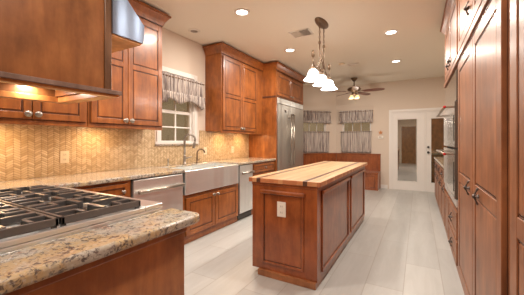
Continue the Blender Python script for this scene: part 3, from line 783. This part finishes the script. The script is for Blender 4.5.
# oven tower
t = thing('oven_cabinet', ((RX + XR) / 2, 3.72, 0), 'tall wooden cabinet holding the double ovens with two big drawers below', 'cabinet')
OY0, OY1 = 3.05, 4.40
b = MB(); b.box(RX, XR - .002, OY0, OY0 + .05, 0, 2.70); b.box(RX, XR - .002, OY1 - .05, OY1, 0, 2.70); b.box(RX, XR - .002, OY0 + .05, OY1 - .05, 0, .62); b.box(RX, XR - .002, OY0 + .05, OY1 - .05, 1.93, 2.70)
b.build('body', 'pantry', t)
for z0, z1, kz in ((.09, .31, .17), (.33, .59, .46)):
    d = panel_door('drawer', TRt, OY0 + .05, OY1 - .52, z0, z1, t, 'pantry', sw=.05)
    fancy_knob(TRt, 3.47, (z0 + z1) / 2, d)
panel_door('side_door', TRt, OY1 - .5, OY1 - .02, .09, .59, t, 'pantry', sw=.05)
for a, b_, k in ((OY0 + .03, 3.72, 3.62), (3.72, OY1 - .03, 3.84)):
    d = panel_door('upper_door', TRt, a, b_, 2.03, 2.64, t, 'pantry', sw=.07); fancy_knob(TRt, k, 2.12, d)
crown(TRt, OY0, OY1, 2.65, 2.755, .07, 'crown', t, 'pantry', ends=(0, 1), depth=.6)
b = MB(TRt); b.box(OY0, OY1, .0, .030, 1.955, 2.005, .006, 3); b.build('rail', 'pantry', t)
# double oven
t = thing('double_oven', (.6, 3.72, .63), 'built-in double wall oven, steel and dark glass, in the tall right cabinet', 'oven')
MB().box(RX + .01, XR - .05, OY0 + .055, OY1 - .055, .63, 1.92).build('oven_body', 'slot', t)
f0, f1 = OY0 + .06, OY1 - .06; fxo = RX - .022
MB().box(fxo, RX + .01, f0, f1, 1.63, 1.915, .004).build('control_panel', 'ovenglass', t)
MB().box(fxo, RX + .01, f0, f1, .632, .70, .004).build('lower_trim', 'steel', t)
for z0, z1 in ((.71, 1.17), (1.19, 1.62)):
    d = MB(); d.box(fxo - .012, RX + .01, f0, f1, z0, z1, .004); d = d.build('oven_door', 'ovenglass', t)
    MB().box(fxo - .016, fxo - .012, f0 + .07, f1 - .07, z0 + .06, z1 - .12, .001).build('glass', 'glassdark', d)
    h = MB(); hz = z1 - .045; h.tube([(fxo - .088, f0 + .03, hz), (fxo - .088, f1 - .03, hz)], .012, 12)
    for y in (f0 + .07, f1 - .07): h.box(fxo - .090, fxo - .01, y - .012, y + .012, hz - .010, hz + .010, .003)
    h = h.build('handle', 'nickel', d)
    r_ = MB(); r_.lathe([(0, 0), (.0125, 0), (.0125, .003), (0, .003)], (fxo - .088, f0 + .0275, hz), 14, rot=Matrix.Rotation(-PI / 2, 3, 'X')); flipfix(r_.build('badge', 'red', h))
# base cabinets beyond the ovens
BY0, BY1 = 4.405, 6.90
n = 4; labs = ['wooden base cabinet on the right, nearest the ovens', 'wooden base cabinet on the right, second from the ovens', 'wooden base cabinet on the right, third from the ovens', 'wooden base cabinet on the right, nearest the patio door']
for k in range(n):
    a = BY0 + (BY1 - BY0) * k / n; c_ = BY0 + (BY1 - BY0) * (k + 1) / n
    t = thing('base_cabinet', (.6, (a + c_) / 2, 0), labs[k], 'cabinet')
    b = MB(); b.box(RX, XR - .002, a + .001, c_ - .001, .09, .873); b.box(RX + .03, XR - .002, a + .001, c_ - .001, 0, .09); b.build('body', 'pantry', t)
    d = panel_door('drawer', TRt, a + .01, c_ - .01, .70, .855, t, 'pantry', sw=.035); fancy_knob(TRt, (a + c_) / 2, .775, d)
    d = panel_door('door', TRt, a + .01, c_ - .01, .10, .685, t, 'pantry', sw=.055); fancy_knob(TRt, a + .06, .60, d)
o = MB().box(RX - .035, XR - .002, BY0, BY1 + .02, .875, .915, .010, 3).build('countertop', 'granite')
tag(o, 'granite worktop on the right-hand base cabinets near the patio door', 'countertop')

# ------------------------------------------------------------ pendant
px, py = -1.10, 3.53
t = thing('pendant_light', (px, py, CEIL), 'aged bronze linear pendant with three bright white glass shades above the island', 'pendant light')
b = MB(); b.lathe([(0, -.034), (.045, -.034), (.075, -.022), (.085, -.010), (.088, 0), (0, 0)], (px, py, CEIL), 28, scale=(.8, 2.25, 1)); flipfix(b.build('canopy', 'bronze', t))
for s in (-1, 1):
    b = MB()
    for k in range(7):      # chain links
        z = CEIL - .03 - k * .034; pts = []
        for q in range(9):
            a = 2 * PI * q / 8; r1, r2 = .008 * math.cos(a), .020 * math.sin(a)
            pts.append((px + (r1 if k % 2 else 0), py + s * .09 + (0 if k % 2 else r1), z - .015 + r2))
        b.tube(pts, .0045, 5, cap=False)
    b.build('chain', 'bronze', t)
b = MB()
for s in (-1, 1):
    b.lathe([(0, .03), (.010, .028), (.018, .012), (.020, 0), (.014, -.014), (.008, -.028), (0, -.03)], (px, py + s * .09, CEIL - .29), 12)
    b.tube([(px, py + s * .09, CEIL - .31), (px, py + s * .10, CEIL - .40), (px, py + s * .07, CEIL - .50), (px, py + s * .13, CEIL - .58), (px, py + s * .24, CEIL - .64), (px, py + s * .335, CEIL - .63)], .011, 8)
    b.tube([(px, py + s * .335, CEIL - .63), (px, py + s * .345, CEIL - .59), (px, py + s * .34, CEIL - .53)], .008, 8)
    b.lathe([(0, -.05), (.012, -.04), (.022, -.02), (.022, .02), (.014, .04), (0, .05)], (px, py + s * .34, CEIL - .50), 10)
    b.tube([(px, py + s * .10, CEIL - .40), (px, py - s * .02, CEIL - .52), (px, py - s * .12, CEIL - .60), (px, py - s * .0, CEIL - .66)], .009, 8)
b.tube([(px, py - .34, CEIL - .645), (px, py, CEIL - .665), (px, py + .34, CEIL - .645)], .012, 8)
b.lathe([(0, .05), (.012, .045), (.02, .02), (.024, 0), (.014, -.02), (0, -.03)], (px, py, CEIL - .64), 12)
flipfix(b.build('scroll_frame', 'bronze', t))
for s in (-1, 0, 1):
    cy = py + s * .34
    h = MB(); h.lathe([(0, .05), (.012, .05), (.016, .03), (.026, .012), (.028, -.012), (0, -.012)], (px, cy, CEIL - .68), 16); h = flipfix(h.build('shade_holder', 'bronze', t))
    g = MB(); g.lathe([(.026, 0), (.045, -.012), (.060, -.035), (.068, -.065), (.080, -.095), (.102, -.118), (.118, -.130), (.114, -.132), (.098, -.121), (.076, -.097), (.063, -.067), (.054, -.037), (.040, -.016), (.022, -.004)],
                      (px, cy, CEIL - .683), 28); flipfix(g.build('glass_shade', 'shade', h))
    g = MB(); g.lathe([(0, 0), (.018, -.004), (.030, -.03), (.034, -.055), (.026, -.08), (0, -.09)], (px, cy, CEIL - .698), 16); flipfix(g.build('bulb', 'bulb', h))
    light('POINT', 'pendant_lamp', (px, cy, CEIL - .86), P_PEND, WARM, .06, parent=t)

# ------------------------------------------------------------ ceiling fan
fxc, fyc = -1.37, 7.02
t = thing('ceiling_fan', (fxc, fyc, CEIL), 'dark bronze ceiling fan with mahogany blades and small amber lights by the back windows', 'ceiling fan')
b = MB(); b.lathe([(0, -.08), (.025, -.08), (.05, -.055), (.075, -.02), (.08, 0), (0, 0)], (fxc, fyc, CEIL), 24); b.tube([(fxc, fyc, CEIL - .07), (fxc, fyc, CEIL - .22)], .014, 10); flipfix(b.build('downrod', 'bronze', t))
b = MB(); b.lathe([(0, .06), (.04, .06), (.07, .045), (.14, .03), (.165, .0), (.155, -.03), (.10, -.055), (.07, -.07), (.05, -.09), (.06, -.11), (.055, -.14), (0, -.15)], (fxc, fyc, CEIL - .27), 32); flipfix(b.build('motor_housing', 'bronze', t))
for k in range(5):
    a = math.radians(-4 + 72 * k)
    TT = Matrix.Translation((fxc, fyc, CEIL - .335)) @ Matrix.Rotation(a, 4, 'Z') @ Matrix.Rotation(math.radians(-14), 4, 'X')
    bl = MB(TT); pts = [(.22, -.045), (.30, -.062), (.50, -.072), (.62, -.066), (.68, -.045), (.70, 0), (.68, .045), (.62, .066), (.50, .072), (.30, .062), (.22, .045)]
    bl.prism(pts, -.004, .004, 'z'); bl = bl.build('blade', 'fanwood', t)
    br = MB(TT); br.prism([(.10, -.02), (.17, -.012), (.22, -.035), (.28, -.03), (.28, .03), (.22, .035), (.17, .012), (.10, .02)], .004, .010, 'z'); br.build('blade_bracket', 'bronze', bl)
for k in range(4):
    a = PI / 4 + k * PI / 2 + .3; cx, cy = fxc + .095 * math.cos(a), fyc + .095 * math.sin(a)
    b = MB(); b.tube([(fxc + .03 * math.cos(a), fyc + .03 * math.sin(a), CEIL - .41), (cx, cy, CEIL - .405), (cx, cy, CEIL - .43)], .008, 8); h = b.build('lamp_arm', 'bronze', t)
    b = MB(); b.lathe([(.018, 0), (.032, -.012), (.045, -.04), (.058, -.072), (.054, -.072), (.040, -.038), (.026, -.014), (.014, -.003)], (cx, cy, CEIL - .428), 18); flipfix(b.build('glass_shade', 'amberglass', h))
flipfix(MB().tube([(fxc + .03, fyc - .03, CEIL - .42), (fxc + .03, fyc - .03, CEIL - .64)], .0025, 5).build('pull_chain', 'brass', t))

light('POINT', 'fan_lamp', (fxc, fyc, CEIL - .64), 4.5, WARM, .06, parent=t)

# ------------------------------------------------------------ curtains
def cloth(T, u0, u1, ztop, zbot, folds, amp, y0, ragged=None, rows=10, pinch=None):
    """gathered cloth, thin solid sheet in local frame; y negative = into the room"""
    b = MB(T); bm = b.bm; nx = folds * 8; g = []; fs = []
    ph = [random.uniform(-.5, .5) for _ in range(folds + 1)]
    for side in (0, 1):
        gg = []
        for i in range(nx + 1):
            s = i / nx; u = u0 + (u1 - u0) * s; colv = []
            k = s * folds; w_ = ph[int(min(k, folds))] * .3
            zb = zbot(s) if callable(zbot) else zbot
            for j in range(rows + 1):
                r = j / rows; z = ztop + (zb - ztop) * r
                am = amp * (.45 + .75 * r) * (1 - (.5 * math.exp(-((r - pinch) / .06) ** 2) if pinch else 0))
                y = y0 - am * (math.sin(2 * PI * k + w_ + .4 * math.sin(5 * r + i)) ) - .004 * side
                colv.append(bm.verts.new((u + .004 * math.sin(9 * r + k * 3), y, z)))
            gg.append(colv)
        g.append(gg)
    for side in (0, 1):
        for i in range(nx):
            for j in range(rows):
                q = (g[side][i][j], g[side][i + 1][j], g[side][i + 1][j + 1], g[side][i][j + 1]); fs.append(bm.faces.new(q if side else q[::-1]))
    for i in range(nx):
        for j in (0, rows): fs.append(bm.faces.new((g[0][i][j], g[0][i + 1][j], g[1][i + 1][j], g[1][i][j])))
    for j in range(rows):
        for i in (0, nx): fs.append(bm.faces.new((g[0][i][j], g[0][i][j + 1], g[1][i][j + 1], g[1][i][j])))
    for f in fs: f.smooth = True
    b._fin(list(bm.verts), fs); return b
def curtain_set(T, u0, u1, zt, zb, ct, cb, labs, loc):
    t = thing('valance', loc, labs[0], 'valance')
    flipfix(cloth(T, u0, u1, zt, zb, 16, .016, -.055, pinch=.12).build('gathered_cloth', 'fabric', t))
    flipfix(MB(T).tube([(u0 - .01, -.055, zt - .035), (u1 + .01, -.055, zt - .035)], .009, 8).build('rod', 'bronze', t))
    flipfix(cloth(T, u0 - .005, u1 + .005, zb + .055, zb - .012, 20, .014, -.075, rows=3).build('ruffle', 'fabric', t))
    if ct:
        t2 = thing('cafe_curtain', loc, labs[1], 'curtain')
        flipfix(cloth(T, u0 + .04, u1 - .04, ct, cb, 15, .013, -.032, pinch=.05).build('gathered_cloth', 'fabric', t2))
        flipfix(MB(T).tube([(u0 + .02, -.04, ct - .02), (u1 - .02, -.04, ct - .02)], .007, 8).build('rod', 'bronze', t2))
curtain_set(TB, -1.93, -1.05, 2.09, 1.76, 1.52, .925, ('striped grey gathered valance on the middle window, left of the patio door', 'striped grey cafe curtain on the middle window, left of the patio door'), (-1.5, 7.84, .9))
curtain_set(TD, -1.16, -.20, 2.09, 1.76, 1.52, .925, ('striped grey gathered valance on the angled window beside the refrigerator', 'striped grey cafe curtain on the angled window beside the refrigerator'), (-2.5, 7.35, .9))
# balloon valance on the sink window
t = thing('valance', (-2.97, 2.9, 1.75), 'grey ruffled swag valance with scalloped hem over the sink window', 'valance')
def scal(s): return 1.80 + .055 * abs(math.sin(PI * (s * 2.0 + .25))) + (.0 if .1 < s < .9 else -.05)
flipfix(cloth(TL, 2.50, 3.33, 2.17, scal, 15, .020, -.07, pinch=.12, rows=12).build('gathered_cloth', 'fabric', t))
flipfix(cloth(TL, 2.50, 3.33, 1.93, lambda s: scal(s) - .03, 22, .018, -.10, rows=4).build('ruffle', 'fabric', t))
flipfix(MB(TL).tube([(2.48, -.07, 2.14), (3.35, -.07, 2.14)], .010, 8).build('rod', 'bronze', t))

# ------------------------------------------------------------ banquette bench
t = thing('corner_bench', (-1.6, 7.5, 0), 'reddish brown wooden corner bench with panelled back below the striped curtains', 'bench')
b = MB(); b.box(-2.02, -.862, YB - .05, YB - .002, 0, .885, .003); b.box(-2.03, -.855, YB - .065, YB - .002, .885, .91, .005); b.build('backrest', 'island', t)
b = MB(TD); b.box(-1.36, -.03, -.05, -.002, 0, .885, .003); b.box(-1.36, -.022, -.065, -.002, .885, .91, .005); b.build('backrest', 'island', t)
b = MB(); b.box(-1.85, -.875, 7.44, YB - .052, 0, .42); b.build('seat_box', 'island', t)
b = MB(); b.box(-1.86, -.862, 7.42, YB - .052, .42, .455, .006); b.build('seat', 'island', t)
b = MB(TD); b.box(-1.30, -.20, -.46, -.052, 0, .42); b.build('seat_box', 'island', t)
b = MB(TD); b.box(-1.30, -.19, -.48, -.052, .42, .455, .006); b.build('seat', 'island', t)
applied_panel(frame((0, 7.44, 0), 'F'), -1.78, -.93, .05, .38, 'seat_panel')

# small things on the back wall
t = thing('thermostat', (-.86, YB, 1.33), 'white thermostat on the back wall left of the patio door', 'thermostat')
Tw = frame((0, YB, 0), 'F')
MB(Tw).box(-.925, -.80, .0005, .022, 1.31, 1.385, .004).build('case', 'plastic', t)
MB(Tw).box(-.90, -.84, .022, .024, 1.335, 1.37).build('screen', 'nickel', t)
b = MB(Tw); pts = []
for k in range(10):
    a = PI / 2 + k * PI / 5; r = .062 if k % 2 == 0 else .028; pts.append((-.86 + r * math.cos(a), 1.475 + r * math.sin(a)))
b.prism(pts, .001, .016, 'y'); o = flipfix(b.build('star_ornament', 'ornament')); tag(o, 'small orange star ornament hung above the thermostat', 'ornament')

# cool fill light, added outside the added window behind the camera
light('AREA', 'added_day_fill', (-1.85, YN - .30, 1.6), P_DAY_FILL, DAY_FILL, 1.4, rot=(PI / 2, 0, 0), sy=1.2)
